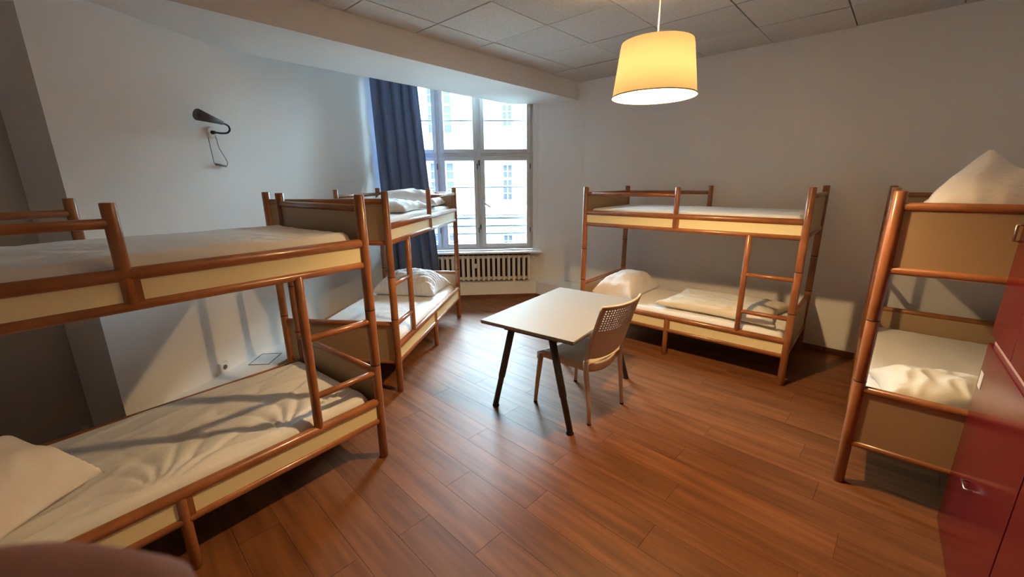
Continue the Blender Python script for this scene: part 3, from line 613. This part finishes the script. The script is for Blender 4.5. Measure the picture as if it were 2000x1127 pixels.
link('socket_well', MB().tube([(0.0235, 0, 0), (0.0255, 0, 0)], [0.022, 0.020], 20), 'lampgrey', so)

# ================================================================ red lockers
lk = tag(thing('locker_cabinet', (2.294, 1.872, 0), R(-131.1)), 'glossy dark red locker cabinet at the right edge beside the bunk', 'locker')
LWID, LDEP, LHGT = 1.94, 0.55, 1.92
link('carcass', MB().box(0.062, LWID, 0.020, LDEP, 0, LHGT), 'locker', lk)
def ldoor(x0, x1, z0, z1): return link('door', MB().bbox(x0, x1, 0.0, 0.019, z0, z1, 0.0025), 'red', lk)
xs_ = [0.06, 0.4625, 0.9675, 1.4525, 1.94]
for a, b in zip(xs_[:-1], xs_[1:]):
    d_ = ldoor(a + 0.003, b - 0.003, 1.045, LHGT - 0.004)
    link('handle', MB().tube([(a + 0.035, 0.0, 1.49), (a + 0.035, -0.022, 1.49), (a + 0.035, -0.022, 1.56), (a + 0.035, 0.0, 1.56)], 0.006, 8), 'chrome', d_)
for a, b in ((0.06, 0.9675), (0.9675, 1.94)):
    d_ = ldoor(a + 0.003, b - 0.009, 0.012, 1.008)
    link('handle', MB().tube([(a + 0.36, 0.0, 0.46), (a + 0.36, -0.022, 0.46), (a + 0.44, -0.022, 0.46), (a + 0.44, 0.0, 0.46)], 0.005, 8), 'chrome', d_)
tg = link('paper_tag', MB().box(0.09, 0.15, -0.0015, 0.0, 0.795, 0.875), 'whiteplastic', lk); tg['label'] = 'small white paper tag'

# ================================================================ the photographer's hand at the lens
def cs(r, u, wv): return CP + CR * r + CU * u + _fw * wv
V = [cs(-0.230, -0.300, -0.16), cs(-0.205, -0.200, -0.06), cs(-0.190, -0.140, 0.00), cs(-0.165, -0.100, 0.035)]
Rr = [0.045, 0.036, 0.029, 0.031]; E_ = [(0, 1), (1, 2), (2, 3)]
def chain(start, pts, rad_):
    k = start
    for p, r in zip(pts, rad_): V.append(cs(*p)); Rr.append(r); E_.append((k, len(V) - 1)); k = len(V) - 1
chain(3, [(-0.135, -0.070, 0.055), (-0.108, -0.0560, 0.068), (-0.082, -0.0530, 0.072), (-0.0570, -0.0580, 0.074)], [0.0115, 0.0095, 0.0090, 0.0078])
chain(3, [(-0.132, -0.086, 0.062), (-0.100, -0.083, 0.083), (-0.077, -0.088, 0.080), (-0.062, -0.096, 0.070)], [0.0115, 0.0095, 0.0085, 0.0075])
chain(3, [(-0.138, -0.108, 0.060), (-0.107, -0.108, 0.078), (-0.085, -0.113, 0.073), (-0.072, -0.119, 0.062)], [0.0115, 0.0090, 0.0082, 0.0072])
chain(3, [(-0.147, -0.128, 0.052), (-0.122, -0.132, 0.064), (-0.105, -0.137, 0.058), (-0.094, -0.141, 0.049)], [0.0105, 0.0080, 0.0073, 0.0065])
chain(2, [(-0.160, -0.112, -0.012), (-0.130, -0.090, -0.016), (-0.105, -0.078, -0.012)], [0.0135, 0.0110, 0.0090])
me = bpy.data.meshes.new('hand'); me.from_pydata([tuple(v) for v in V], E_, []); me.update()
ho = bpy.data.objects.new('hand', me); COL.objects.link(ho); me.materials.append(M['skin'])
sk_ = ho.modifiers.new('skin', 'SKIN'); sk_.use_smooth_shade = True
for i, dta in enumerate(me.skin_vertices[0].data): dta.radius = (Rr[i], Rr[i]); dta.use_root = (i == 2)
ho.modifiers.new('sub', 'SUBSURF').levels = 2; ho.modifiers['sub'].render_levels = 2
tag(ho, 'blurred pink finger of a hand at the lower left corner', 'hand')
link('sleeve', MB().tube([cs(-0.300, -0.520, -0.40), cs(-0.245, -0.345, -0.205), cs(-0.228, -0.285, -0.145)], [0.066, 0.056, 0.052], 20), 'sleeve', ho)
